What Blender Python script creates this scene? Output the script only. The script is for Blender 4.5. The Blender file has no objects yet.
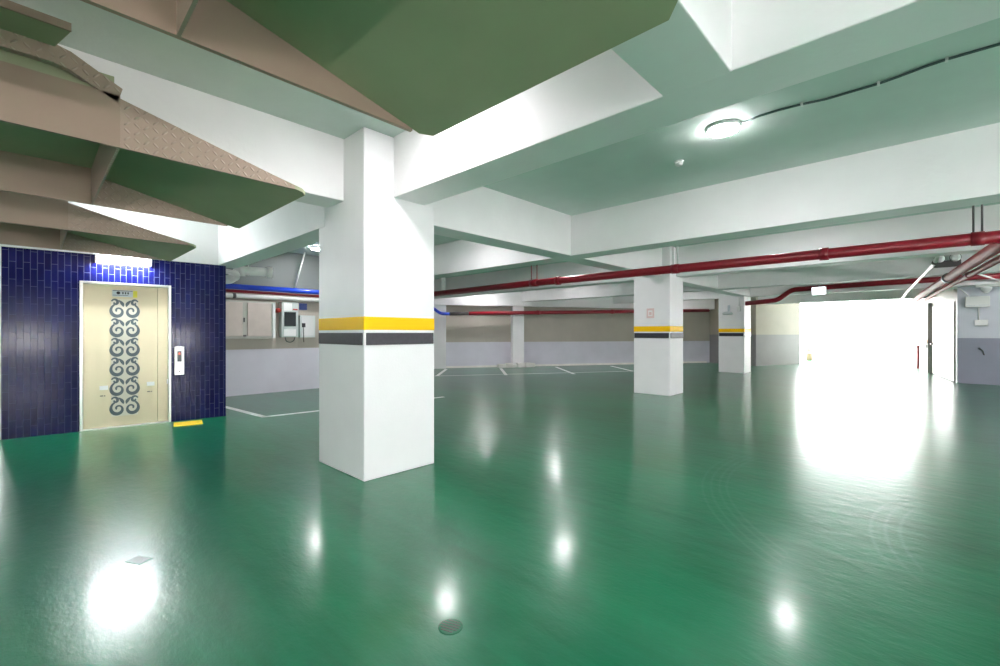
import bpy, bmesh, math, random
from mathutils import Vector, Matrix
random.seed(4)
S = bpy.context.scene
COL = S.collection
PI = math.pi

# ------------------------------------------------------------------ materials
def mat(name, col, rough=.5, metal=0, emit=None, estr=0, bump=0, bscale=40, var=0, vscale=3, coat=0, spec=None):
    m = bpy.data.materials.new(name); m.use_nodes = True
    n = m.node_tree.nodes; l = m.node_tree.links; b = n['Principled BSDF']
    b.inputs['Base Color'].default_value = (*col, 1); b.inputs['Roughness'].default_value = rough
    b.inputs['Metallic'].default_value = metal
    if coat: b.inputs['Coat Weight'].default_value = coat
    if spec is not None: b.inputs['Specular IOR Level'].default_value = spec
    if emit:
        b.inputs['Emission Color'].default_value = (*emit, 1); b.inputs['Emission Strength'].default_value = estr
    if var or bump:
        tc = n.new('ShaderNodeTexCoord')
    if var:
        t = n.new('ShaderNodeTexNoise'); t.inputs['Scale'].default_value = vscale; t.inputs['Detail'].default_value = 5
        l.new(tc.outputs['Object'], t.inputs['Vector'])
        r = n.new('ShaderNodeValToRGB'); r.color_ramp.elements[0].position = .3; r.color_ramp.elements[1].position = .7
        r.color_ramp.elements[0].color = (*[max(0, c*(1-var)) for c in col], 1)
        r.color_ramp.elements[1].color = (*[min(1, c*(1+var)) for c in col], 1)
        l.new(t.outputs['Fac'], r.inputs['Fac']); l.new(r.outputs['Color'], b.inputs['Base Color'])
    if bump:
        t2 = n.new('ShaderNodeTexNoise'); t2.inputs['Scale'].default_value = bscale; t2.inputs['Detail'].default_value = 4
        l.new(tc.outputs['Object'], t2.inputs['Vector'])
        bp = n.new('ShaderNodeBump'); bp.inputs['Strength'].default_value = bump; bp.inputs['Distance'].default_value = .01
        l.new(t2.outputs['Fac'], bp.inputs['Height']); l.new(bp.outputs['Normal'], b.inputs['Normal'])
    return m

class NT:
    """tiny helper for maths in a node tree"""
    def __init__(s, m): s.n = m.node_tree.nodes; s.l = m.node_tree.links; s.b = s.n['Principled BSDF']
    def m(s, op, a, b=None, c=None, clamp=False):
        k = s.n.new('ShaderNodeMath'); k.operation = op; k.use_clamp = clamp
        for i, v in enumerate((a, b, c)):
            if v is None: continue
            if isinstance(v, (int, float)): k.inputs[i].default_value = v
            else: s.l.new(v, k.inputs[i])
        return k.outputs[0]
    def mix(s, f, a, b):
        k = s.n.new('ShaderNodeMix'); k.data_type = 'RGBA'
        if isinstance(f, (int, float)): k.inputs[0].default_value = f
        else: s.l.new(f, k.inputs[0])
        for i, v in ((6, a), (7, b)):
            if isinstance(v, tuple): k.inputs[i].default_value = (*v, 1)
            else: s.l.new(v, k.inputs[i])
        return k.outputs[2]
    def obj(s):
        tc = s.n.new('ShaderNodeTexCoord'); sp = s.n.new('ShaderNodeSeparateXYZ')
        s.l.new(tc.outputs['Object'], sp.inputs[0]); return tc.outputs['Object'], sp.outputs
    def noise(s, vec, scale, detail=4, rough=.5, dist=0):
        t = s.n.new('ShaderNodeTexNoise'); t.inputs['Scale'].default_value = scale; t.inputs['Detail'].default_value = detail
        t.inputs['Roughness'].default_value = rough; t.inputs['Distortion'].default_value = dist
        s.l.new(vec, t.inputs['Vector']); return t.outputs['Fac']
    def scalev(s, vec, sc, rot=(0, 0, 0)):
        k = s.n.new('ShaderNodeMapping'); k.inputs['Scale'].default_value = sc; k.inputs['Rotation'].default_value = rot
        s.l.new(vec, k.inputs['Vector']); return k.outputs[0]
    def bump(s, h, strength, dist=.01):
        bp = s.n.new('ShaderNodeBump'); bp.inputs['Strength'].default_value = strength; bp.inputs['Distance'].default_value = dist
        s.l.new(h, bp.inputs['Height']); s.l.new(bp.outputs['Normal'], s.b.inputs['Normal'])
    def rng(s, v, a, b, c, d):
        k = s.n.new('ShaderNodeMapRange'); s.l.new(v, k.inputs[0])
        for i, q in enumerate((a, b, c, d)): k.inputs[i+1].default_value = q
        return k.outputs[0]

WHITE = mat('white paint', (.87, .85, .86), .55, bump=.12, bscale=60, var=.02)
BEAMW = mat('beam paint', (.88, .855, .86), .6, bump=.25, bscale=22, var=.02)
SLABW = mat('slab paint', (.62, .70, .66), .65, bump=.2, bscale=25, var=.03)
YELLOW = mat('yellow paint', (.98, .56, .0), .5, spec=.2)
RUBBER = mat('black rubber strip', (.024, .022, .03), .45, var=.25, vscale=30)
REDP = mat('red pipe paint', (.26, .006, .018), .35, var=.08)
PINKP = mat('faded red pipe paint', (.37, .06, .065), .55, var=.15, spec=.1)
BLUEP = mat('blue pipe paint', (.008, .06, .62), .3, coat=.3)
PVC = mat('white plastic pipe', (.78, .78, .76), .35)
STEEL = mat('brushed steel', (.72, .72, .70), .28, 1, var=.05, vscale=60)
DARKST = mat('dark hanger steel', (.12, .11, .11), .45, .6)
GALV = mat('galvanised steel', (.62, .64, .64), .4, .6)
CHAMP = mat('champagne lift steel', (.66, .58, .40), .3, .3, var=.04, vscale=2)
CHAMPL = mat('etched champagne steel', (.68, .65, .55), .4, .1)
ETCH = mat('dark etched scrollwork', (.10, .125, .14), .45, .0)
STICK = mat('white sticker', (.9, .9, .9), .5)
INK = mat('dark ink', (.015, .015, .02), .5)
GREYPL = mat('grey plate', (.55, .60, .64), .4)
YPL = mat('yellow tape', (.75, .70, .06), .5)
CABPINK = mat('beige cabinet enamel', (.60, .52, .47), .35, var=.06, vscale=5)
CABFR = mat('grey cabinet frame', (.50, .50, .45), .4)
BOXG = mat('light grey enclosure', (.56, .62, .61), .4)
SCREEN = mat('dark display glass', (.012, .016, .02), .12)
LABELB = mat('blue label', (.03, .06, .25), .5)
REDL = mat('red plastic', (.5, .04, .03), .4)
REDGLOW = mat('lit red digit', (.3, .03, .01), .4, emit=(1, .16, .04), estr=.25)
LINEW = mat('white line paint', (.80, .82, .80), .4, var=.12, vscale=9)
MATY = mat('yellow mat', (.85, .58, .03), .6)
GRATE = mat('green painted drain', (.003, .12, .055), .25, spec=.38)
GRATED = mat('dark drain slot', (.002, .03, .015), .6)
BOARD = mat('green underside paint', (.335, .35, .22), .6, bump=.06, bscale=14, var=.05)
LAMPW = mat('lamp housing', (.85, .85, .85), .4)
LAMP = mat('lamp diffuser', (.9, .9, .9), .4, emit=(1, .97, 1), estr=85)
TUBE = mat('tube lamp diffuser', (.9, .9, .9), .4, emit=(.93, .97, 1), estr=140)
FILLTUBE = mat('fill tube diffuser', (.9, .9, .9), .4, emit=(1, .955, .985), estr=115)
SIGNLIT = mat('lit sign', (.9, .9, .9), .4, emit=(.85, .92, 1), estr=2.2)
CABLE = mat('dark cable', (.07, .10, .10), .5)
OUTG = mat('pale concrete', (.62, .61, .58), .8, bump=.1, bscale=20, var=.04)
OUTW = mat('white outdoor wall', (.85, .84, .82), .7, var=.02)
POSTW = mat('white door post', (.45, .40, .37), .5)
DOORW = mat('off white door', (.80, .78, .72), .4, var=.02)
ORANGE = mat('orange label', (.9, .35, .05), .5)
TERRA = mat('terracotta post', (.55, .30, .22), .6)
REDF = mat('faded red print', (.78, .58, .57), .6)
RUB = mat('rough white plaster', (.84, .80, .77), .8, bump=.6, bscale=18, var=.08)

def dado(name, low, up, h):
    m = mat(name, low, .5); t = NT(m); v, xyz = t.obj()
    f = t.m('GREATER_THAN', xyz[2], h)
    ns = t.rng(t.noise(v, 1.3, 6), .3, .7, .93, 1.05)
    c = t.mix(f, low, up)
    mm = t.n.new('ShaderNodeMix'); mm.data_type = 'RGBA'; mm.blend_type = 'MULTIPLY'; mm.inputs[0].default_value = 1
    t.l.new(c, mm.inputs[6]); t.l.new(ns, mm.inputs[7]); t.l.new(mm.outputs[2], t.b.inputs['Base Color'])
    t.bump(t.noise(v, 30), .15)
    return m
WBACK = dado('two tone back wall', (.66, .64, .72), (.44, .40, .345), 1.03)
WEXIT = dado('two tone exit wall', (.27, .26, .265), (.42, .375, .305), 1.33)
WRIGHT = dado('two tone right wall', (.27, .28, .35), (.60, .62, .68), 1.26)

def floor_mat():
    m = mat('green epoxy floor', (.004, .20, .085), .2); t = NT(m); v, xyz = t.obj()
    big = t.noise(t.scalev(v, (.35, 1.0, 1), (0, 0, .75)), 1.3, 4, .55)
    streak = t.noise(t.scalev(v, (.6, 4, 1), (0, 0, -.2)), 1.6, 4, .55)
    c1 = t.mix(t.rng(big, .25, .75, 0, 1), (.0005, .085, .036), (.001, .165, .072))
    c2 = t.mix(t.rng(streak, .35, .85, 0, .45), c1, (.015, .23, .12))
    # tyre arcs: faint concentric scuffs
    def arc(cx, cy, R, ymin, ymax, side, offs):
        dx = t.m('SUBTRACT', xyz[0], cx); dy = t.m('SUBTRACT', xyz[1], cy)
        d = t.m('SQRT', t.m('ADD', t.m('MULTIPLY', dx, dx), t.m('MULTIPLY', dy, dy)))
        tot = None
        for o in offs:
            k = t.m('SUBTRACT', 1, t.m('DIVIDE', t.m('ABSOLUTE', t.m('SUBTRACT', d, R+o)), .018), clamp=True)
            tot = k if tot is None else t.m('MAXIMUM', tot, k)
        msk = t.m('MULTIPLY', t.m('MULTIPLY', t.rng(xyz[1], ymin, ymin+.5, 0, 1), t.rng(xyz[1], ymax-.6, ymax, 1, 0)),
                  t.m('LESS_THAN', xyz[0], side))
        return t.m('MULTIPLY', tot, msk)
    a1 = arc(.95, 5.05, 2.45, 2.7, 5.9, -.62, (-.10, -.04, .03, .10))
    a2 = arc(1.9, 4.3, 2.1, 3.3, 5.3, -.0, (-.08, 0, .08))
    arcs = t.m('MULTIPLY', t.m('MAXIMUM', a1, a2), .34)
    c3 = t.mix(arcs, c2, (.08, .22, .16))
    t.l.new(c3, t.b.inputs['Base Color'])
    r0 = t.rng(big, .1, .9, .26, .30); r1 = t.m('ADD', r0, t.rng(streak, .1, .95, -.03, .03))
    t.l.new(t.m('MAXIMUM', r1, .282), t.b.inputs['Roughness'])
    t.b.inputs['Specular IOR Level'].default_value = .22
    t.b.inputs['Coat Weight'].default_value = .42; t.b.inputs['Coat Roughness'].default_value = .15; t.b.inputs['Coat IOR'].default_value = 1.5
    med = t.noise(t.scalev(v, (1, 1.8, 1), (0, 0, .5)), 6, 4, .6)
    fine = t.noise(t.scalev(v, (1, 3, 1), (0, 0, -.4)), 26, 3, .6)
    t.bump(t.m('ADD', t.m('MULTIPLY', med, .8), t.m('MULTIPLY', fine, .14)), .26, .02)
    return m
FLOOR = floor_mat()

def checker_mat(name, c_lo, c_hi):
    m = mat(name, c_lo, .45, .1); t = NT(m); v, xyz = t.obj()
    u = t.m('MULTIPLY', xyz[1], 24); w = t.m('MULTIPLY', t.m('ADD', xyz[2], xyz[0]), 24)
    cu = t.m('FLOOR', u); cw = t.m('FLOOR', w)
    fu = t.m('SUBTRACT', t.m('SUBTRACT', u, cu), .5); fw = t.m('SUBTRACT', t.m('SUBTRACT', w, cw), .5)
    par = t.m('ABSOLUTE', t.m('MODULO', t.m('ADD', cu, cw), 2))
    a = t.m('MULTIPLY', t.m('ADD', fu, fw), .707); b = t.m('MULTIPLY', t.m('SUBTRACT', fu, fw), .707)
    la = t.m('ADD', t.m('MULTIPLY', a, par), t.m('MULTIPLY', b, t.m('SUBTRACT', 1, par)))
    lb = t.m('ADD', t.m('MULTIPLY', b, par), t.m('MULTIPLY', a, t.m('SUBTRACT', 1, par)))
    k = t.m('SUBTRACT', 1, t.m('ADD', t.m('POWER', t.m('ABSOLUTE', t.m('DIVIDE', la, .46)), 2), t.m('POWER', t.m('ABSOLUTE', t.m('DIVIDE', lb, .15)), 2)), clamp=True)
    t.l.new(t.mix(t.m('MULTIPLY', k, .35), c_lo, c_hi), t.b.inputs['Base Color'])
    t.bump(k, .8, .006)
    return m
CHECK = checker_mat('beige checker plate', (.38, .28, .22), (.56, .44, .365))
BEIGE = mat('beige steel', (.33, .235, .18), .5, .1, var=.06)

def tile_mat():
    m = mat('navy tile', (.01, .012, .09), .14, spec=.18); t = NT(m); v, xyz = t.obj()
    cb = t.n.new('ShaderNodeCombineXYZ'); t.l.new(xyz[2], cb.inputs[0]); t.l.new(xyz[0], cb.inputs[1])
    br = t.n.new('ShaderNodeTexBrick'); t.l.new(cb.outputs[0], br.inputs['Vector'])
    br.inputs['Color1'].default_value = (.004, .005, .052, 1); br.inputs['Color2'].default_value = (.007, .009, .08, 1)
    br.inputs['Mortar'].default_value = (.07, .08, .17, 1)
    br.inputs['Scale'].default_value = 1; br.inputs['Mortar Size'].default_value = .003; br.inputs['Mortar Smooth'].default_value = .1
    br.inputs['Brick Width'].default_value = .235; br.inputs['Row Height'].default_value = .066
    br.offset = .37; br.offset_frequency = 2
    t.l.new(br.outputs['Color'], t.b.inputs['Base Color'])
    t.l.new(t.rng(br.outputs['Fac'], 0, 1, .14, .6), t.b.inputs['Roughness'])
    t.bump(t.m('SUBTRACT', 1, br.outputs['Fac']), .5, .004)
    return m
TILE = tile_mat()

# ------------------------------------------------------------------ mesh helpers
class MB:
    def __init__(s): s.bm = bmesh.new()
    def box(s, x0, x1, y0, y1, z0, z1):
        v = [s.bm.verts.new(p) for p in ((x0,y0,z0),(x1,y0,z0),(x1,y1,z0),(x0,y1,z0),(x0,y0,z1),(x1,y0,z1),(x1,y1,z1),(x0,y1,z1))]
        for f in ((3,2,1,0),(4,5,6,7),(0,1,5,4),(1,2,6,5),(2,3,7,6),(3,0,4,7)): s.bm.faces.new([v[i] for i in f])
        return s
    def loft(s, A, B):
        a = [s.bm.verts.new(p) for p in A]; b = [s.bm.verts.new(p) for p in B]; n = len(a)
        s.bm.faces.new(a[::-1]); s.bm.faces.new(b)
        for i in range(n): s.bm.faces.new((a[i], a[(i+1) % n], b[(i+1) % n], b[i]))
        return s
    def prism(s, poly, z0, z1): return s.loft([(x, y, z0) for x, y in poly], [(x, y, z1) for x, y in poly])
    def extx(s, poly, x0, x1): return s.loft([(x0, y, z) for y, z in poly], [(x1, y, z) for y, z in poly])
    def exty(s, poly, y0, y1): return s.loft([(x, y0, z) for x, z in poly], [(x, y1, z) for x, z in poly])
    def tube(s, pts, r, seg=14):
        P = [Vector(p) for p in pts]; up = None; rings = []
        for i, p in enumerate(P):
            d = (P[min(i+1, len(P)-1)] - P[max(i-1, 0)]).normalized()
            if up is None:
                up = Vector((0, 0, 1)) if abs(d.z) < .9 else Vector((1, 0, 0))
            a = d.cross(up).normalized(); up = a.cross(d).normalized()
            rr = r[i] if isinstance(r, (list, tuple)) else r
            rings.append([s.bm.verts.new(p + a*math.cos(2*PI*k/seg)*rr + up*math.sin(2*PI*k/seg)*rr) for k in range(seg)])
        for A, B in zip(rings, rings[1:]):
            for k in range(seg):
                f = s.bm.faces.new((A[k], A[(k+1) % seg], B[(k+1) % seg], B[k])); f.smooth = True
        s.bm.faces.new(rings[0][::-1]); s.bm.faces.new(rings[-1]); return s
    def lathe(s, prof, c=(0, 0, 0), seg=36, axis='z'):
        rings = []
        for r, h in prof:
            ring = []
            for k in range(seg):
                a = 2*PI*k/seg; u, w = r*math.cos(a), r*math.sin(a)
                p = {'z': (u, w, h), 'y': (u, h, w), 'x': (h, u, w)}[axis]
                ring.append(s.bm.verts.new((p[0]+c[0], p[1]+c[1], p[2]+c[2])))
            rings.append(ring)
        for A, B in zip(rings, rings[1:]):
            for k in range(seg):
                f = s.bm.faces.new((A[k], A[(k+1) % seg], B[(k+1) % seg], B[k])); f.smooth = True
        s.bm.faces.new(rings[0][::-1]); s.bm.faces.new(rings[-1]); return s

def fillet(pts, r, n=6):
    P = [Vector(p) for p in pts]; out = [P[0]]
    for a, b, c in zip(P, P[1:], P[2:]):
        d1 = (a-b); d2 = (c-b); k = min(r, d1.length*.45, d2.length*.45)
        p, q = b+d1.normalized()*k, b+d2.normalized()*k
        for i in range(n+1):
            t = i/n; out.append(p*(1-t)**2 + b*2*t*(1-t) + q*t*t)
    out.append(P[-1]); return out

def obj(name, mb, m, parent=None, bevel=0, seg=2):
    bmesh.ops.recalc_face_normals(mb.bm, faces=mb.bm.faces)
    me = bpy.data.meshes.new(name); mb.bm.to_mesh(me); mb.bm.free()
    o = bpy.data.objects.new(name, me); COL.objects.link(o); me.materials.append(m)
    if parent: o.parent = parent
    if bevel:
        b = o.modifiers.new('bevel', 'BEVEL'); b.width = bevel; b.segments = seg; b.limit_method = 'ANGLE'; b.angle_limit = .7
    return o
def tag(o, label, cat, group=None, kind=None):
    o['label'] = label; o['category'] = cat
    if group: o['group'] = group
    if kind: o['kind'] = kind
    return o
def thing(name, label, cat, loc=(0, 0, 0), rz=0, group=None):
    o = bpy.data.objects.new(name, None); COL.objects.link(o); o.location = loc; o.rotation_euler = (0, 0, rz)
    o.empty_display_size = .1
    return tag(o, label, cat, group)
def world(o):   # child whose mesh was written in world coordinates
    r = o.parent
    o.matrix_parent_inverse = (Matrix.Translation(r.location) @ Matrix.Rotation(r.rotation_euler.z, 4, 'Z')).inverted(); return o
def wobj(name, mb, m, parent, bevel=0): return world(obj(name, mb, m, parent, bevel))
def struct(name, mb, m, label, cat, bevel=0): return tag(obj(name, mb, m, None, bevel), label, cat, None, 'structure')
def copy_tree(o, parent=None):
    c = o.copy(); COL.objects.link(c)
    if parent: c.parent = parent
    for ch in list(o.children): copy_tree(ch, c)
    return c

# ------------------------------------------------------------------ the setting
SL = 3.34
fl = struct('floor', MB().prism([(-17, -7), (9, -7), (9, 28), (-17, 28)], -.2, 0), FLOOR, 'glossy green epoxy floor of the underground car park', 'floor')
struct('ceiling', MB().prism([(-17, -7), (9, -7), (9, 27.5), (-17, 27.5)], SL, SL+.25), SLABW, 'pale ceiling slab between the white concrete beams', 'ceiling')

def wallseg(name, a, b, m, label, th=.22, side=1, z1=SL, z0=0):
    A, B = Vector(a), Vector(b); d = (B-A).normalized(); nrm = Vector((-d.y, d.x))*side*th
    return struct(name, MB().prism([tuple(A), tuple(B), tuple(B+nrm), tuple(A+nrm)], z0, z1), m, label, 'wall')
wallseg('wall_cabinets', (-11.1, 2.1), (-11.1, 6.5), WBACK, 'two-tone wall behind the first column carrying the electrical cabinets')
wallseg('wall_far_left', (-11.1, 6.5), (-14.3, 10.6), WBACK, 'slanted two-tone wall hidden behind the nearest column')
wallseg('wall_back', (-14.3, 10.6), (-7.33, 22.1), WBACK, 'long two-tone back wall with the red pipe along its top')
wallseg('wall_back_right', (-7.33, 22.1), (-5.15, 21.2), WEXIT, 'short two-tone wall just behind the farthest column')
wallseg('wall_exit_left', (-5.15, 21.2), (-4.02, 23.8), WEXIT, 'cream and grey wall on the left of the bright exit')
wallseg('wall_exit_right', (.69, 17.84), (-.40, 26.5), WEXIT, 'sunlit wall on the right of the bright exit', side=-1)
wallseg('wall_right_end', (.69, 17.84), (8, 18.1), WRIGHT, 'blue-grey two-tone wall at the right edge')
wallseg('wall_right', (7.5, -6), (7.5, 18), WHITE, 'right side wall out of view', side=-1)
wallseg('wall_rear', (-8.9, -6), (7.6, -6), WHITE, 'rear wall behind the viewer', side=-1)
wallseg('wall_left', (-8.99, -6), (-8.75, -.36), WHITE, 'white wall left of the navy tiled lift front')
wallseg('wall_shaft', (-8.75, 2.24), (-11.4, 2.24), WHITE, 'side of the lift shaft', side=1)

# pilasters and skirting on the back wall
bd = (Vector((-7.33, 22.1))-Vector((-14.3, 10.6))).normalized(); bn = Vector((bd.y, -bd.x))
def bw(s, off=0): return Vector((-14.3, 10.6)) + bd*s + bn*off
def backbox(s0, s1, o0, o1, z0, z1, mb=None):
    mb = mb or MB(); q = [tuple(bw(s0, o0)), tuple(bw(s1, o0)), tuple(bw(s1, o1)), tuple(bw(s0, o1))]
    return mb.prism(q, z0, z1)
struct('trim_pilaster', backbox(3.62, 4.10, 0, .30, 0, SL), WHITE, 'white pilaster in the middle of the back wall', 'pilaster')
struct('trim_pilaster_left', backbox(.40, .88, 0, .28, 0, SL), WHITE, 'white pilaster at the left end of the back wall', 'pilaster')
struct('baseboard_back', backbox(.75, 13.2, .0, .10, 0, .07), RUB, 'rough white kerb line at the foot of the back wall', 'kerb')
mb = MB()
for k in range(9):
    s = 2.95 + k*.16; backbox(s, s+.22+random.random()*.08, .29, .50+random.random()*.1, 0.0, .10+random.random()*.10, mb)
tag(obj('kerb_rubble', mb, RUB, None, .02), 'low lumpy white mortar heap at the foot of the back wall pilaster', 'rubble')

# beams
def beam(x0, x1, y0, y1, z0, label, m=BEAMW): return struct('ceiling_beam', MB().box(x0, x1, y0, y1, z0, SL+.02), m, label, 'beam', .008)
beam(-3.8, 7.5, 2.46, 2.84, 2.74, 'white ceiling beam running right from the nearest column')
beam(-1.07, -.71, -6, 2.47, 2.74, 'ceiling beam crossing towards the viewer above the near green platform')
beam(-4.56, -4.2, -6, 2.2, 2.72, 'white ceiling beam running towards the viewer from the nearest column')
beam(-8.75, -4.6, 2.13, 2.46, 2.53, 'white ceiling beam between the lift wall and the nearest column')
beam(-11.1, 7.5, 6.14, 6.52, 2.68, 'second white cross beam, behind the round lamp')
beam(-4.6, -4.22, 2.96, 6.139, 2.68, 'white ceiling beam running back from the nearest column to the second cross beam')
beam(-4.62, -4.24, 6.521, 10.029, 2.68, 'short ceiling beam between the second cross beam and the second column')
beam(-14, 7.5, 10.03, 10.40, 2.68, 'white cross beam over the second column')
beam(-4.72, -4.34, 10.401, 13.799, 2.68, 'white ceiling beam just beyond the second column')
beam(-4.78, -4.40, 14.181, 17.349, 2.68, 'white ceiling beam reaching the farthest column')
beam(-13.5, 7.5, 13.8, 14.18, 2.68, 'cross beam between the second and farthest columns')
beam(-10.3, 7.5, 17.35, 17.75, 2.68, 'cross beam over the farthest column, above the exit')
beam(-5.2, .3, 21.3, 21.7, 2.62, 'beam across the bright exit opening')

struct('ceiling_beam', backbox(0, 13.4, 0, .38, 2.50, SL+.02), BEAMW, 'white beam along the top of the back wall above the red pipe', 'beam')
struct('trim_upper', MB().box(-11.1, -11.04, 2.24, 6.5, 2.47, SL), mat('dark grey wall band', (.20, .225, .22), .6), 'grey band of wall above the blue pipe', 'wall')  # thin darker grey sheet over the upper cabinet wall
# ------------------------------------------------------------------ columns
def column(x0, x1, y0, y1, label, zt=SL):
    cx, cy = (x0+x1)/2, (y0+y1)/2; a, b = (x1-x0)/2, (y1-y0)/2
    t = thing('column', label, 'column', (cx, cy, 0), 0, 'white columns with yellow and black bands')
    obj('shaft', MB().box(-a, a, -b, b, 0, zt), WHITE, t, .012)
    e = .003
    obj('yellow_band', MB().box(-a-e, a+e, -b-e, b+e, 1.425, 1.56), YELLOW, t, .012)
    g = .012
    for i, (p, q, r, s) in enumerate(((-a+.02, a-.02, -b-g, -b), (-a+.02, a-.02, b, b+g), (a, a+g, -b+.02, b-.02), (-a-g, -a, -b+.02, b-.02))):
        obj('rubber_strip', MB().box(p, q, r, s, 1.285, 1.402), RUBBER, t, .004)
    return t
column(-4.76, -3.80, 2.14, 2.97, 'nearest and largest white column with yellow and black bands')
c2 = column(-4.92, -4.06, 9.72, 10.47, 'second white column, with a faint red mark above its yellow band')
c3 = column(-5.34, -4.50, 17.02, 17.83, 'farthest white banded column, beside the bright exit')
# faded square print on column two, two little fittings on column three
nt = thing('wall_notice', 'small faded red printed square on the second column', 'notice', (-4.51, 9.715, 1.85))
obj('frame', MB().box(-.09, -.05, -.004, .003, -.11, .11).box(.05, .09, -.004, .003, -.11, .11).box(-.05, .05, -.004, .003, .065, .11).box(-.05, .05, -.004, .003, -.11, -.065), REDF, nt)
obj('mark', MB().box(-.03, .03, -.004, .003, -.04, .03), REDF, nt)
d = thing('wall_speaker', 'small grey bracketed fitting high on the farthest column', 'fitting', (-4.98, 17.02, 2.16))
obj('bracket', MB().box(-.03, .03, -.10, 0, .0, .22), GREYPL, d, .005)
obj('bowl', MB().lathe([(.02, .0), (.13, -.02), (.17, -.08), (.14, -.12), (.02, -.13)], (0, -.19, 0)), GALV, d)
d = thing('junction_box', 'small white box high on the farthest column, right of the grey fitting', 'box', (-4.65, 17.02, 2.24))
obj('body', MB().box(-.06, .06, -.10, 0, -.09, .09), PVC, d, .01)
obj('conduit', MB().tube([(0, -.04, .085), (0, -.04, .46)], .018), PVC, d)

# ------------------------------------------------------------------ lift front (local x along the wall, -y towards the room)
LR = math.radians(85.03); LO = (-8.742, -.29, 0)
lw = bpy.data.objects.new('wall_lift', None); COL.objects.link(lw); lw.location = LO; lw.rotation_euler = (0, 0, LR)
tag(lw, 'navy vertical tile wall around the lift door', 'wall', None, 'structure')
D0, D1, DH = .745, 1.795, 2.145
mb = MB(); mb.box(0, D0, 0, .25, 0, 2.535); mb.box(D1, 2.54, 0, .25, 0, 2.535); mb.box(D0, D1, 0, .25, DH, 2.535)
obj('tiling', mb, TILE, lw)
obj('edge_trim', MB().box(-.03, 0, -.004, .25, 0, 2.54), PVC, lw)
mb = MB().box(-.03, 2.56, -.01, .28, 2.535, SL+.01)
b_ = struct('ceiling_beam', mb, BEAMW, 'white beam face directly above the navy tile wall', 'beam'); b_.location = LO; b_.rotation_euler = (0, 0, LR)
mb = MB().box(-.03, 2.56, .26, .45, 0, 2.54)
b_ = struct('wall_shaft_front', mb, WHITE, 'blank wall behind the lift door', 'wall'); b_.location = LO; b_.rotation_euler = (0, 0, LR)

el = thing('elevator_door', 'champagne steel lift door with a dark scroll panel, set in the navy tile wall', 'elevator door', LO, LR)
fw = .035
obj('door_frame', MB().box(D0, D0+fw, -.012, .2, 0, DH).box(D1-fw, D1, -.012, .2, 0, DH).box(D0+fw, D1-fw, -.012, .2, DH-fw, DH), STEEL, el, .003)
obj('door_panel', MB().box(D0+fw, D1-fw-.13, .10, .14, .012, DH-fw), CHAMP, el)
obj('side_panel', MB().box(D1-fw-.128, D1-fw, .085, .14, .012, DH-fw), CHAMP, el, .003)
obj('sill', MB().box(D0+fw, D1-fw, .02, .2, 0, .012), STEEL, el)
px0, px1 = 1.085, 1.395; pc = (px0+px1)/2; pz0, pz1 = .155, 1.91
obj('ornament_panel', MB().box(px0, px1, .094, .102, pz0, pz1), CHAMPL, el)
mb = MB(); rows = 6; ch = (pz1-pz0)/rows
def ribbon(pts, ws):
    n = len(pts); L_, R_ = [], []
    for i, (x, z) in enumerate(pts):
        a = pts[max(i-1, 0)]; b = pts[min(i+1, n-1)]; dx, dz = b[0]-a[0], b[1]-a[1]; l = math.hypot(dx, dz) or 1
        w = ws[i]/2; L_.append((x-dz/l*w, z+dx/l*w)); R_.append((x+dz/l*w, z-dx/l*w))
    y0, y1 = .091, .0945
    va = [[mb.bm.verts.new((x, y, z)) for (x, z) in s_] for s_ in (L_, R_) for y in (y0, y1)]
    Lf, Lb, Rf, Rb = va
    for i in range(n-1):
        for A, B in ((Lf, Rf), (Rf, Rb), (Rb, Lb), (Lb, Lf)): mb.bm.faces.new((A[i], A[i+1], B[i+1], B[i]))
    mb.bm.faces.new((Lf[0], Rf[0], Rb[0], Lb[0])); mb.bm.faces.new((Lf[-1], Rf[-1], Rb[-1], Lb[-1]))
for r_ in range(rows):
    zc = pz0 + ch*(r_+.5); flip = 1 if r_ % 2 else 1
    for s_ in (-1, 1):
        # big comma scroll
        pts, ws = [], []
        for i in range(34):
            u = i/33; ang = -.35*PI + u*2.45*PI; rad = .090*(1-u)**.8+.012
            pts.append((pc + s_*(.080 + math.cos(ang)*rad*.86), zc - .035 + math.sin(ang+PI)*rad)); ws.append(.020+.038*math.sin(min(1, u*1.5)*PI)**2*(1-u)+.004)
        ribbon(pts, ws)
        pts, ws = [], []
        for i in range(22):
            u = i/21; ang = PI*.1 + u*1.9*PI; rad = .046*(1-u)**.7+.006
            pts.append((pc + s_*(.112 + math.cos(ang)*rad*.8), zc + .092 + math.sin(ang)*rad)); ws.append(.017+.016*math.sin(u*PI))
        ribbon(pts, ws)
        # stem leaf beside the centre line
        pts, ws = [], []
        for i in range(14):
            u = i/13; pts.append((pc + s_*(.018+.055*u*u), zc + .03 + .10*u)); ws.append(.006+.034*math.sin(u*PI))
        ribbon(pts, ws)
obj('scrollwork', mb, ETCH, el)
nt = obj('notice_plate', MB().box(1.095, 1.335, .090, .098, 1.945, 2.045), GREYPL, el)
obj('dot', MB().lathe([(.022, .0), (.022, .002)], (1.165, .088, 2.00), 20, 'y'), INK, nt)
obj('printed_rule', MB().box(1.10, 1.33, .0885, .090, 2.03, 2.037).box(1.21, 1.225, .0885, .09, 1.985, 2.015).box(1.24, 1.255, .0885, .09, 1.985, 2.015).box(1.27, 1.285, .0885, .09, 1.985, 2.015).box(1.10, 1.28, .0885, .09, 1.962, 1.968), INK, nt)
obj('yellow_tape', MB().box(1.335, 1.385, .090, .098, 1.94, 2.04), YPL, el)
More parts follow.
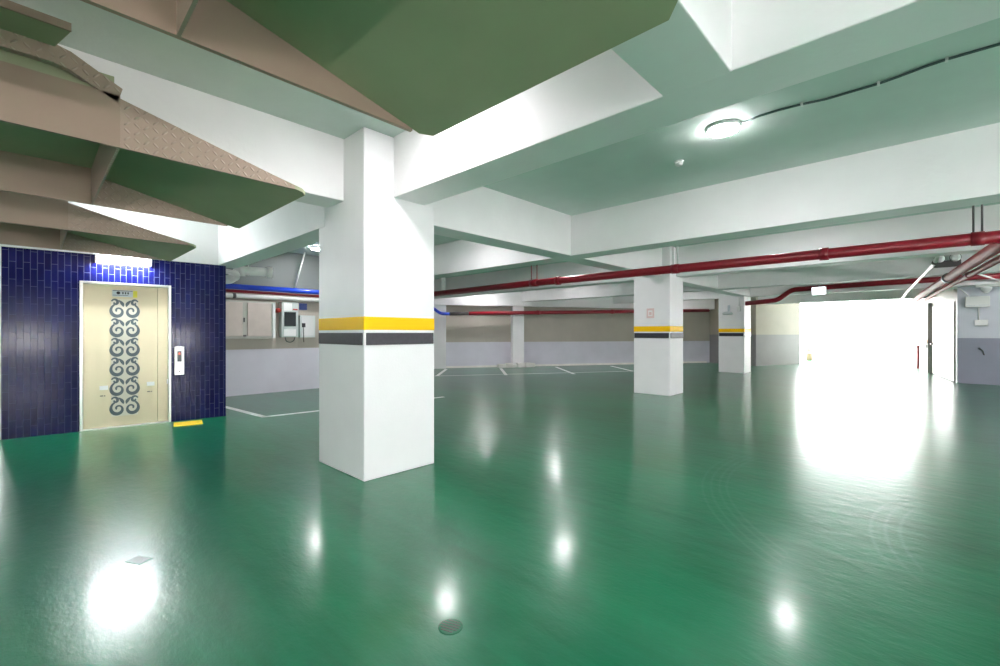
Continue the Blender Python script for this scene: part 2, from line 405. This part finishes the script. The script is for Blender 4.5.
for sx, z_ in ((.955, .56), (1.50, .58)):
    st = obj('sticker', MB().box(sx, sx+.095, .094, .0995, z_, z_+.062), STICK, el)
    obj('caption', MB().box(sx+.005, sx+.04, .096, .0995, z_-.095, z_-.08).box(sx+.047, sx+.065, .096, .0995, z_-.095, z_-.082), DARKST, el)
obj('edge_sticker', MB().box(D1-.05, D1-.036, .03, .07, .60, .67), STICK, el)

cp = thing('elevator_call_panel', 'slim steel lift call panel with a dark display, right of the lift door', 'call panel', LO, LR)
obj('plate', MB().box(1.835, 1.965, -.022, 0, .735, 1.185), STEEL, cp, .006)
dp = obj('display', MB().box(1.872, 1.928, -.025, -.02, .945, 1.115), SCREEN, cp)
obj('lit_arrow', MB().exty([(1.888, 1.055), (1.912, 1.055), (1.912, 1.075), (1.918, 1.075), (1.90, 1.098), (1.882, 1.075), (1.888, 1.075)], -.0265, -.0245), REDGLOW, dp)
obj('button', MB().lathe([(.022, -.022), (.022, -.030), (.018, -.033)], (1.90, 0, .86), 24, 'y'), PVC, cp)
obj('keyhole', MB().lathe([(.010, -.022), (.010, -.026)], (1.90, 0, .79), 16, 'y'), DARKST, cp)
obj('slot', MB().box(1.87, 1.93, -.0245, -.02, 1.145, 1.152), INK, cp)

tl = thing('tube_lamp', 'bright white tube lamp mounted above the lift door', 'lamp', LO, LR)
obj('housing', MB().box(.92, 1.54, -.07, 0, 2.44, 2.52), LAMPW, tl, .006)
obj('diffuser', MB().tube([(.93, -.10, 2.465), (1.53, -.10, 2.465)], .048, 16), TUBE, tl)
obj('end_cap', MB().box(.91, .93, -.15, 0, 2.415, 2.525), LAMPW, tl, .005); obj('end_cap', MB().box(1.53, 1.55, -.15, 0, 2.415, 2.525), LAMPW, tl, .005)

# added fill light: unseen tube lamps on the rear and right walls
def fill_tube(loc, rz, lab):
    t = thing('fill_tube_lamp', lab, 'lamp', loc, rz, 'added fill tube lamps out of view')
    obj('housing', MB().box(-.75, .75, -.05, 0, -.06, .06), LAMPW, t, .006)
    obj('diffuser', MB().tube([(-.72, -.085, 0), (.72, -.085, 0)], .045, 16), FILLTUBE, t)
    for s in (-1, 1): obj('end_cap', MB().box(s*.735-.012, s*.735+.012, -.135, 0, -.055, .055), LAMPW, t, .004)
for x in (2, 5): fill_tube((x, -5.97, 1.1), PI, 'added unseen fill tube lamp on the rear wall at %s' % {-7: 'its left end', -4: 'left of centre', -1: 'the centre', 2: 'right of centre', 5: 'its right end'}[x])
for y in (-3, 1.5, 5, 9, 13.5): fill_tube((7.47, y, 1.1), -PI/2, 'added unseen fill tube lamp on the right wall, %s' % {-3: 'nearest the rear wall', 1.5: 'beside the viewer', 5: 'second ahead of the viewer', 9: 'third ahead', 13.5: 'nearest the far corner'}[y])

mt = tag(obj('floor_mat', MB().prism([(-8.42, 1.50), (-8.36, 1.86), (-8.02, 1.80), (-8.08, 1.44)], .0, .012), MATY, None, .004), 'small yellow plate on the floor right of the lift door', 'floor plate')

# ------------------------------------------------------------------ raised steel platforms
def platform(x0, x1, yr, ye, label, chamfer=.06, wave=False, fm=None, post=(0, 0, SL)):
    zb = 2.405; t = thing('parking_platform', label, 'raised platform', ((x0+x1)/2, yr, zb), 0, 'raised car platforms under the ceiling')
    W = lambda n, mb, m, bv=0: wobj(n, mb, m, t, bv)
    zr, ze, zd, y0 = 2.635, 2.385, 2.685, -1.7
    th = .025
    # ramp board with clipped corners
    f = lambda y: zr + (ze-zr)*(y-yr)/(ye-yr)
    poly = [(x0, yr), (x1, yr), (x1, ye-chamfer), (x1-chamfer, ye), (x0+chamfer, ye), (x0, ye-chamfer)]
    W('ramp_board', MB().loft([(x, y, f(y)) for x, y in poly], [(x, y, f(y)+th) for x, y in poly]), BOARD)
    W('deck_board', MB().box(x0, x1, y0, yr, zd, zd+th), BOARD)
    for xa, xb in ((x0-.02, x0), (x1, x1+.02)):
        W('ramp_flange', MB().extx([(yr, zb), (ye-.09, ze+.012), (ye-.09, ze+.035), (yr, zr+th+.01)], xa, xb), fm or CHECK)
        W('deck_flange', MB().extx([(y0, zb), (yr, zb), (yr, zd), (y0, zd)], xa, xb), BEIGE)
    W('cross_rib', MB().box(x0, x1, yr-.012, yr, zb, zd), CHECK)
    if wave:
        top = [(y0, 2.85), (yr-.25, 2.85), (yr-.19, 2.835), (yr+.01, 2.725)]; bot = [(yr-.01, 2.645), (yr-.20, 2.745), (yr-.26, 2.755), (y0, 2.755)]
        W('edge_skirt', MB().extx(top+bot, x1-.02, x1+.02), CHECK)
        W('side_plate', MB().box(x1-.06, x1-.03, y0, yr-.02, zd, 2.80), BOARD)
        W('deck_lip', MB().prism([(x1+.021, y0), (x1+.25, y0), (x1+.235, yr-.20), (x1+.021, yr-.25)], 2.835, 2.862), BOARD)
        W('lip_edge', MB().loft([(x1+.25, y0, 2.83), (x1+.262, y0, 2.83), (x1+.247, yr-.20, 2.83), (x1+.235, yr-.20, 2.83)], [(x1+.25, y0, 2.868), (x1+.262, y0, 2.868), (x1+.247, yr-.20, 2.868), (x1+.235, yr-.20, 2.868)]), BEIGE)
    for px, py in post:
        W('hanger_post', MB().box(px-.04, px+.04, py-.04, py+.04, zd+th-.02, post[(px, py)]), DARKST)
    return t
platform(-1.825, -.53, .345, 1.38, 'near green underside platform with a beige flange, hanging at the top centre', .05, fm=BEIGE, post={(-.9, .1): 2.75, (-.9, -1.2): 2.75})
platform(-4.70, -3.17, .325, 1.34, 'middle green platform with checker-plate side and wavy edge skirt, upper left', .03, True, post={(-4.38, .1): 2.73, (-4.38, -1.2): 2.73})
platform(-7.52, -6.06, .235, 1.30, 'far green platform with a short checker-plate side, just above the tube lamp', .03, post={(-6.9, .0): SL, (-6.9, -1.2): SL})

# ------------------------------------------------------------------ lamps
def lamp():
    t = thing('ceiling_lamp', 'round white ceiling lamp lit above the right bay', 'ceiling lamp', (-1.36, 4.47, SL), 0, 'round ceiling lamps')
    obj('housing', MB().lathe([(.15, 0), (.15, -.02), (.135, -.032)]), LAMPW, t)
    obj('diffuser', MB().lathe([(.13, -.03), (.128, -.045), (.10, -.056), (.03, -.06)]), LAMP, t)
    return t
l0 = lamp()
LAMPS = [((-9.95, 4.44), 'round lamp beside the left edge of the nearest column'),
 ((-6.05, 5.0), 'ceiling lamp hidden behind the nearest column'), ((-5.7, 8.0), 'lamp hidden behind the second cross beam'),
 ((-1.65, 8.6), 'lamp behind the second cross beam over the drive lane'), ((-9.1, 12.3), 'lamp in the far left bay'),
 ((-12.2, 11.9), 'lamp by the back wall'), ((-8.0, 19.4), 'lamp in the last bay by the exit'), ((-6.8, 15.6), 'lamp behind the second column'),
 ((2.6, 4.47), 'added fill lamp in the right bay out of view'), ((2.2, 15.6), 'added fill lamp near the right wall out of view'),  # unseen lamps added to lift the brightness on the right
 ((-2.7, -1.7), 'added fill lamp above the viewer'), ((2.2, .8), 'added fill lamp right of the viewer'), ((3, -3.5), 'added fill lamp behind the viewer'),  # more unseen lamps, added to brighten the near column and beams
 ((-2.75, 1.9), 'lamp above the near platform')]
for (x, y), lab in LAMPS:
    c = copy_tree(l0); c.location = (x, y, SL); c['label'] = lab + ', round and white'
sd = thing('smoke_detector', 'tiny white smoke detector on the ceiling left of the round lamp', 'smoke detector', (-2.0, 5.03, SL))
obj('base', MB().lathe([(.055, 0), (.055, -.015)]), LAMPW, sd); obj('head', MB().lathe([(.045, -.014), (.042, -.04), (.025, -.052)]), PVC, sd)
cb = thing('ceiling_cable', 'thin dark wavy cable running right along the ceiling from the round lamp', 'cable', (-1.2, 4.48, SL-.012))
cpts = [(-1.20, 4.49), (-1.05, 4.45), (-.9, 4.45), (-.74, 4.47), (-.58, 4.51), (-.41, 4.51), (-.25, 4.51), (-.13, 4.49), (0, 4.455), (.12, 4.44), (.37, 4.45), (1.2, 4.48), (2.45, 4.47)]
wobj('wire', MB().tube([(x, y, SL-.011) for x, y in cpts], .010, 8), CABLE, cb)
for i in (3, 9, 6): wobj('clip', MB().box(cpts[i][0]-.008, cpts[i][0]+.008, cpts[i][1]-.022, cpts[i][1]+.022, SL-.024, SL), PVC, cb)

# ------------------------------------------------------------------ pipes
def pipe(name, label, pts, r, m, fil=.2, cat='pipe', group=None, couplings=(), cm=None):
    t = thing(name, label, cat, pts[0], 0, group)
    P = fillet(pts, fil); wobj('tube', MB().tube(P, r, 20), m, t)
    for i, (a, b) in enumerate(couplings):
        wobj('coupling', MB().tube([a, b], r*1.22, 20), cm or m, t)
    return t
def hanger_rods(t, x, y, z, gap=.05, zt=SL, m=DARKST, r_pipe=.075):
    for s in (-1, 1): wobj('hanger_rod', MB().tube([(x+s*gap, y, z+r_pipe-.01), (x+s*gap, y, zt)], .010, 8), m, t)
    wobj('clamp', MB().tube([(x-.02-gap, y, z), (x+.02+gap, y, z)], r_pipe*1.08, 18), REDP, t)
PY, PZ = 7.6, 2.50
pm = pipe('sprinkler_pipe', 'long dark red pipe hung across the whole bay below the beams', [(-11.6, PY, 2.46), (-6, PY, PZ), (6.5, PY, PZ)], .072, REDP, .2,
          couplings=(((-1.05, PY, PZ), (-.95, PY, PZ)), ((-5.6, PY, PZ), (-5.5, PY, PZ))))
hanger_rods(pm, .46, PY, PZ, .035); hanger_rods(pm, -3.08, PY, PZ, .04, m=GALV); hanger_rods(pm, -6.2, PY, PZ, .08, m=REDP)
pipe('branch_pipe', 'thick faded red branch pipe leading from the long red pipe towards the exit', [(.77, PY+.07, 2.49), (.70, 8.1, 2.49), (.02, 16.9, 2.49), (-.2, 20.5, 2.49)], .078, PINKP,
     couplings=(((.362, 12.4, 2.49), (.350, 12.55, 2.49)),), cm=DARKST)
pipe('branch_pipe', 'thinner faded red branch pipe, right of the thick one near the right wall', [(1.0, PY+.07, 2.49), (.95, 8.1, 2.49), (.27, 16.6, 2.49), (.05, 20.5, 2.49)], .050, PINKP,
     couplings=(((.63, 12.1, 2.49), (.62, 12.2, 2.49)),))
pipe('conduit_pipe', 'white pipe slanting from the cross beam towards the exit, left of the faded red pipes', [(.17, 10.25, 2.67), (.15, 10.6, 2.60), (-.33, 17.0, 2.56), (-.5, 20, 2.56)], .03, PVC,
     couplings=(((.145, 10.55, 2.605), (.125, 10.9, 2.60)),), cm=DARKST)
pipe('exit_pipe', 'red pipe that steps up over the bright exit beside the farthest column', [(-4.53, 17.2, 2.43), (-3.55, 17.2, 2.50), (-3.12, 17.2, 2.82), (-.93, 17.2, 2.87), (6, 17.2, 2.90)], .078, REDP, .12)
# pipe along the back wall
def bp(s, off, z): p = bw(s, off); return (p.x, p.y, z)
pipe('back_wall_pipe', 'red pipe running along the top of the back wall', [bp(1.75, .45, 2.17), bp(13.0, .45, 2.44)], .075, REDP, couplings=((bp(4.6, .45, 2.24), bp(4.75, .45, 2.24)), (bp(8.0, .45, 2.32), bp(8.15, .45, 2.32))))
pipe('coupling_pipe', 'short dark grey coupling between the blue and the red pipe on the back wall', [bp(1.0, .45, 2.15), bp(1.75, .45, 2.17)], .066, DARKST)
pipe('water_pipe', 'bright blue pipe along the wall above the electrical cabinets', [(-10.85, 2.25, 2.41), (-10.85, 6.3, 2.41), bp(-.1, .75, 2.41), bp(.35, .45, 2.38), bp(.62, .45, 2.15), bp(1.0, .45, 2.15)], .058, BLUEP, .25)
pipe('thin_red_pipe', 'thin dark red pipe just under the bright blue pipe', [(-10.95, 2.25, 2.32), (-10.95, 6.4, 2.32)], .03, REDP)
pipe('lower_white_pipe', 'grey-white pipe just above the electrical cabinets', [(-10.92, 2.5, 2.19), (-10.92, 2.75, 2.215), (-10.92, 6.35, 2.215)], .048, PVC, .15, couplings=(((-10.92, 3.0, 2.215), (-10.92, 3.06, 2.215)),), cm=DARKST)
dr = pipe('drain_pipe', 'fat white plastic elbow pipe with a capped end above the blue pipe', [(-9.6, 2.26, 2.40), (-9.6, 2.62, 2.42), (-9.6, 2.72, 2.60), (-9.55, 2.86, 2.61), (-9.45, 3.28, 2.61)], .085, PVC, .12, couplings=(((-9.465, 3.2, 2.61), (-9.44, 3.30, 2.61)), ((-9.59, 2.74, 2.60), (-9.56, 2.84, 2.61))))
wobj('hanger_rod', MB().tube([(-9.55, 2.9, 2.66), (-9.55, 2.9, SL)], .012, 8), GALV, dr)
pipe('side_drain_pipe', 'small white plastic pipe bend beside the tile wall top', [(-9.0, 2.25, 2.52), (-9.0, 2.55, 2.48), (-9.25, 2.62, 2.42), (-9.505, 2.6, 2.41)], .045, PVC, .1)
pipe('vent_post', 'short white vertical pipe hanging above the long red pipe, right of the nearest column', [(-10.2, 8.27, 2.60), (-10.2, 8.27, SL)], .085, PVC)
pipe('hanger_tube', 'thin white slanted rod above the blue pipe', [(-10.85, 4.3, 2.475), (-10.75, 4.5, SL)], .016, PVC)

# ------------------------------------------------------------------ electrical things on the cabinet wall (wall face x = -11.1)
WX = -11.1
cab = thing('electrical_cabinet', 'wide beige two-door electrical cabinet beside the tile wall', 'cabinet', (WX, 2.35, 1.27))
W = lambda n, mb, m, bv=0, p=None: world_under(n, mb, m, bv, p)
def world_under(n, mb, m, bv, p):
    return wobj(n, mb, m, p, bv)
wobj('body', MB().box(WX, WX+.16, 2.30, 3.895, 1.27, 2.13), CABFR, cab, .006)
for a, b in ((2.36, 3.20), (3.30, 3.80)):
    dd = wobj('door', MB().box(WX+.16, WX+.185, a, b, 1.33, 2.08), CABPINK, cab, .006)
wobj('handle', MB().box(WX+.185, WX+.21, 3.215, 3.235, 1.64, 1.74), INK, cab)
wobj('latch', MB().box(WX+.16, WX+.20, 3.22, 3.27, 1.32, 1.36), DARKST, cab)
wobj('edge_strip', MB().box(WX+.16, WX+.19, 3.82, 3.885, 1.29, 2.1), GALV, cab)
sp = thing('control_panel', 'grey control panel with a dark display and a white sheet, left of the blue label', 'control panel', (WX, 4.1, 1.3))
wobj('body', MB().box(WX, WX+.16, 4.03, 4.42, 1.30, 2.14), BOXG, sp, .006)
wobj('display', MB().box(WX+.16, WX+.175, 4.09, 4.36, 1.56, 1.90), SCREEN, sp, .004)
wobj('white_sheet', MB().box(WX+.16, WX+.168, 4.08, 4.27, 1.93, 2.11), STICK, sp)
wobj('lower_plate', MB().box(WX+.16, WX+.17, 4.08, 4.36, 1.33, 1.49), STICK, sp)
wobj('red_label', MB().box(WX+.16, WX+.167, 4.29, 4.40, 1.95, 1.98), REDL, sp)
al = thing('alarm_bell', 'small round red alarm on the wall left of the grey control panel', 'alarm', (WX, 3.97, 1.93))
wobj('bell', MB().lathe([(.055, 0), (.055, .16), (.04, .21), (.02, .22)], (WX, 3.962, 1.93), 24, 'x'), REDL, al)
bx = thing('meter_box', 'pale grey meter box below the blue label, right of the control panel', 'box', (WX, 4.6, 1.3))
wobj('body', MB().box(WX, WX+.14, 4.47, 4.84, 1.29, 1.83), BOXG, bx, .006)
wobj('cover', MB().box(WX+.14, WX+.15, 4.50, 4.80, 1.33, 1.80), GALV, bx, .003)
wobj('switch', MB().box(WX+.15, WX+.19, 4.51, 4.58, 1.54, 1.64), INK, bx, .004)
wobj('cord', MB().tube(fillet([(WX+.17, 4.545, 1.56), (WX+.17, 4.545, 1.2), (WX+.05, 4.60, 1.18)], .05), .008, 8), INK, bx)
tag(obj('wall_label', MB().box(WX, WX+.012, 4.50, 4.69, 1.97, 2.13), LABELB), 'square dark blue label above the pale grey meter box', 'label')
tag(obj('looped_cable', MB().tube(fillet([(WX+.06, 4.15, 1.31), (WX+.06, 4.17, 1.20), (WX+.05, 4.28, 1.17), (WX+.06, 4.36, 1.22), (WX+.06, 4.38, 1.31)], .08), .010, 8), CABLE), 'dark cable looping under the grey control panel', 'cable')

# ------------------------------------------------------------------ right side fittings
el2 = thing('emergency_light', 'twin-headed emergency lamp on the beam between the red pipes', 'emergency light', (.37, 13.79, 2.96))
obj('body', MB().box(-.20, .22, -.09, .01, -.12, .02), DARKST, el2, .01)
for s in (-.11, .13):
    h = obj('lamp_head', MB().lathe([(.04, -.07), (.085, -.12), (.095, -.16)], (s, 0, .06), 24, 'y'), DARKST, el2)
    obj('lens', MB().lathe([(.086, -.161), (.03, -.172)], (s, 0, .06), 24, 'y'), STICK, h)
es = thing('exit_sign', 'small lit white box sign over the bright exit', 'sign', (-2.37, 17.0, 2.72))
obj('housing', MB().box(-.19, .19, -.04, .04, -.13, .13), LAMPW, es, .008)
obj('lit_face', MB().box(-.17, .17, -.046, -.038, -.11, .11), SIGNLIT, es)
obj('stem', MB().tube([(0, 0, .12), (0, 0, SL-2.72)], .012, 8), GALV, es)
RY = 17.85
def rbox(x0, x1, d, z0, z1): return MB().box(x0, x1, RY-d, RY+.005, z0, z1)
rb = thing('distribution_box', 'wide white box high on the blue-grey right wall', 'box', (1.1, RY, 2.2))
wobj('body', rbox(.84, 1.30, .13, 2.11, 2.40), PVC, rb, .01); wobj('conduit', MB().tube([(.93, RY-.05, 2.39), (.75, RY-.08, 2.62), (.6, 17.76, 2.66)], .015, 8), PVC, rb)
wobj('lid_seam', MB().box(.86, 1.28, RY-.134, RY-.128, 2.15, 2.16), GREYPL, rb)
rb = thing('switch_box', 'small white box below the wide white box on the right wall', 'box', (1.2, RY, 1.7))
wobj('body', rbox(1.02, 1.27, .08, 1.60, 1.76), PVC, rb, .008); wobj('conduit', MB().tube([(1.1, RY-.02, 1.75), (1.1, RY-.02, 2.11)], .015, 8), PVC, rb)
rb = thing('security_camera', 'small white camera fitting under the beam at the right edge', 'camera', (1.22, 17.7, 2.5))
wobj('base_plate', MB().box(1.02, 1.52, 17.45, 17.65, 2.63, 2.69), PVC, rb, .01)
wobj('dome', MB().lathe([(.11, 2.635), (.10, 2.56), (.05, 2.48), (.02, 2.46)], (1.22, 17.55, 0)), STICK, rb)
tag(obj('conduit_rod', MB().tube([(.80, 14.0, 2.70), (1.5, 17.3, 2.72)], .02, 8), PVC), 'thin white rod slanting under the ceiling beside the right wall', 'rod')
tag(obj('hook_mark', MB().tube(fillet([(1.10, RY-.01, .99), (1.17, RY-.03, .93), (1.20, RY-.03, .80)], .05), .012, 8), DARKST), 'small dark hook low on the blue-grey right wall', 'hook')

ra = Vector((.69, 17.84)); rb_ = Vector((-.40, 26.5)); rd = (rb_-ra).normalized(); rn = Vector((-rd.y, rd.x))   # towards the lane
def rw(s, o): p = ra + rd*s + rn*o; return (p.x, p.y)
def rwbox(s0, s1, o0, o1, z0, z1): return MB().prism([rw(s0, o0), rw(s1, o0), rw(s1, o1), rw(s0, o1)], z0, z1)
dr2 = bpy.data.objects.new('door_1', None); COL.objects.link(dr2); dr2.location = (*rw(1.7, 0), 0)
tag(dr2, 'off-white door on the right side of the exit lane', 'door', None, 'structure')
wobj('leaf', rwbox(.25, 3.5, 0, .03, .02, 2.3), DOORW, dr2, .01)
wobj('handle', rwbox(3.2, 3.34, .05, .10, 1.0, 1.05), DARKST, dr2)
po = thing('gate_post', 'dark post with an orange label beside the door at the exit', 'post', (*rw(4.0, .1), 0))
wobj('post', rwbox(3.7, 4.4, 0.0, .12, 0, 2.45), POSTW, po, .01)
wobj('orange_label', rwbox(3.75, 4.35, .12, .135, 1.02, 1.17), ORANGE, po)
wobj('black_label', rwbox(3.80, 4.3, .12, .14, .86, 1.0), INK, po)
fe = thing('red_standpipe', 'slim red pipe low on the wall beyond the dark post', 'pipe', (*rw(6.2, .1), 0))
wobj('tube', MB().tube([(*rw(6.2, .06), 0), (*rw(6.2, .06), .85)], .035), PINKP, fe)
wobj('cap', MB().tube([(*rw(6.2, .06), .84), (*rw(6.2, .06), .9)], .045), PINKP, fe)

# ------------------------------------------------------------------ floor markings, drains
def line(pts, w, name='bay_line'):
    a, b = Vector(pts[0]), Vector(pts[1]); d = (b-a).normalized(); n = Vector((-d.y, d.x))*w/2
    obj(name, MB().prism([tuple(a-n), tuple(b-n), tuple(b+n), tuple(a+n)], -.001, .003), LINEW, fl)
line(((-10.9, 2.38), (-7.93, 2.66)), .10); line(((-7.97, 2.62), (-7.6, 6.2)), .10)
for a, b in (((-13.35, 11.0), (-11.46, 9.06)), ((-12.1, 12.75), (-10.05, 10.85)), ((-10.95, 14.84), (-8.63, 12.73)), ((-9.59, 16.9), (-7.7, 15.15))): line((a, b), .11)
line(((-11.5, 9.0), (-6.6, 17.0)), .05)
def drain(x, y, rz, lab, round_):
    t = thing('floor_drain', lab, 'drain', (x, y, 0), rz)
    if round_:
        obj('frame', MB().lathe([(.058, -.002), (.058, .003), (.052, .005)]), GRATE, t)
        for k in range(5):
            q = -.036+k*.018; hw = math.sqrt(max(.0, .047**2-q*q)); obj('slot', MB().box(-hw, hw, q-.0035, q+.0035, .004, .0065), GRATED, t)
    else:
        obj('frame', MB().box(-.06, .06, -.04, .04, -.002, .003), GRATE, t)
        for k in range(7):
            q = -.048+k*.016; obj('slot', MB().box(q-.003, q+.003, -.032, .032, .002, .004), GRATED, t)
drain(-3.50, .45, .5, 'small rectangular floor drain in the glare at the lower left', False)
drain(-1.63, 1.37, .35, 'small round slotted floor drain at the bottom centre', True)

# ------------------------------------------------------------------ outside the exit
struct('exterior_ground', MB().prism([(-30, 28), (30, 28), (30, 70), (-30, 70)], -.25, -.01), OUTG, 'sunlit pale ground outside the exit', 'ground')
wallseg('wall_outside', (-25, 38), (25, 38), OUTW, 'white wall across the yard outside the exit', z1=2.6)
wallseg('wall_outside_left', (-5.4, 28.2), (-6.2, 38), OUTW, 'white wall outside on the left of the exit', z1=3.0)
bo = thing('bollard', 'small reddish bollard at the left of the bright exit', 'bollard', (-4.25, 27.6, 0))
obj('post', MB().lathe([(.14, 0), (.14, .5), (.10, .62), (.03, .66)]), TERRA, bo); obj('band', MB().lathe([(.145, .36), (.145, .44)]), STICK, bo)

# ------------------------------------------------------------------ light, camera
w = bpy.data.worlds.new('World'); S.world = w; w.use_nodes = True
bg = w.node_tree.nodes['Background']; bg.inputs['Color'].default_value = (.97, .985, 1, 1); bg.inputs['Strength'].default_value = 12
sun = bpy.data.lights.new('sun', 'SUN'); so = bpy.data.objects.new('sun', sun); COL.objects.link(so)
sun.energy = 10; sun.angle = .01; sun.color = (1, .96, .9); so.rotation_euler = (math.radians(38), 0, math.radians(25))

cam = bpy.data.cameras.new('camera'); co = bpy.data.objects.new('camera', cam); COL.objects.link(co)
cam.lens = 16; cam.sensor_width = 36; cam.sensor_fit = 'HORIZONTAL'; cam.clip_start = .02; cam.clip_end = 300
co.location = (0, 0, 1.4); co.rotation_euler = (PI/2, 0, math.radians(43.6))
S.camera = co
S.view_settings.view_transform = 'Standard'; S.view_settings.look = 'None'; S.view_settings.exposure = 1.15; S.view_settings.gamma = 1
S.view_settings.use_curve_mapping = False
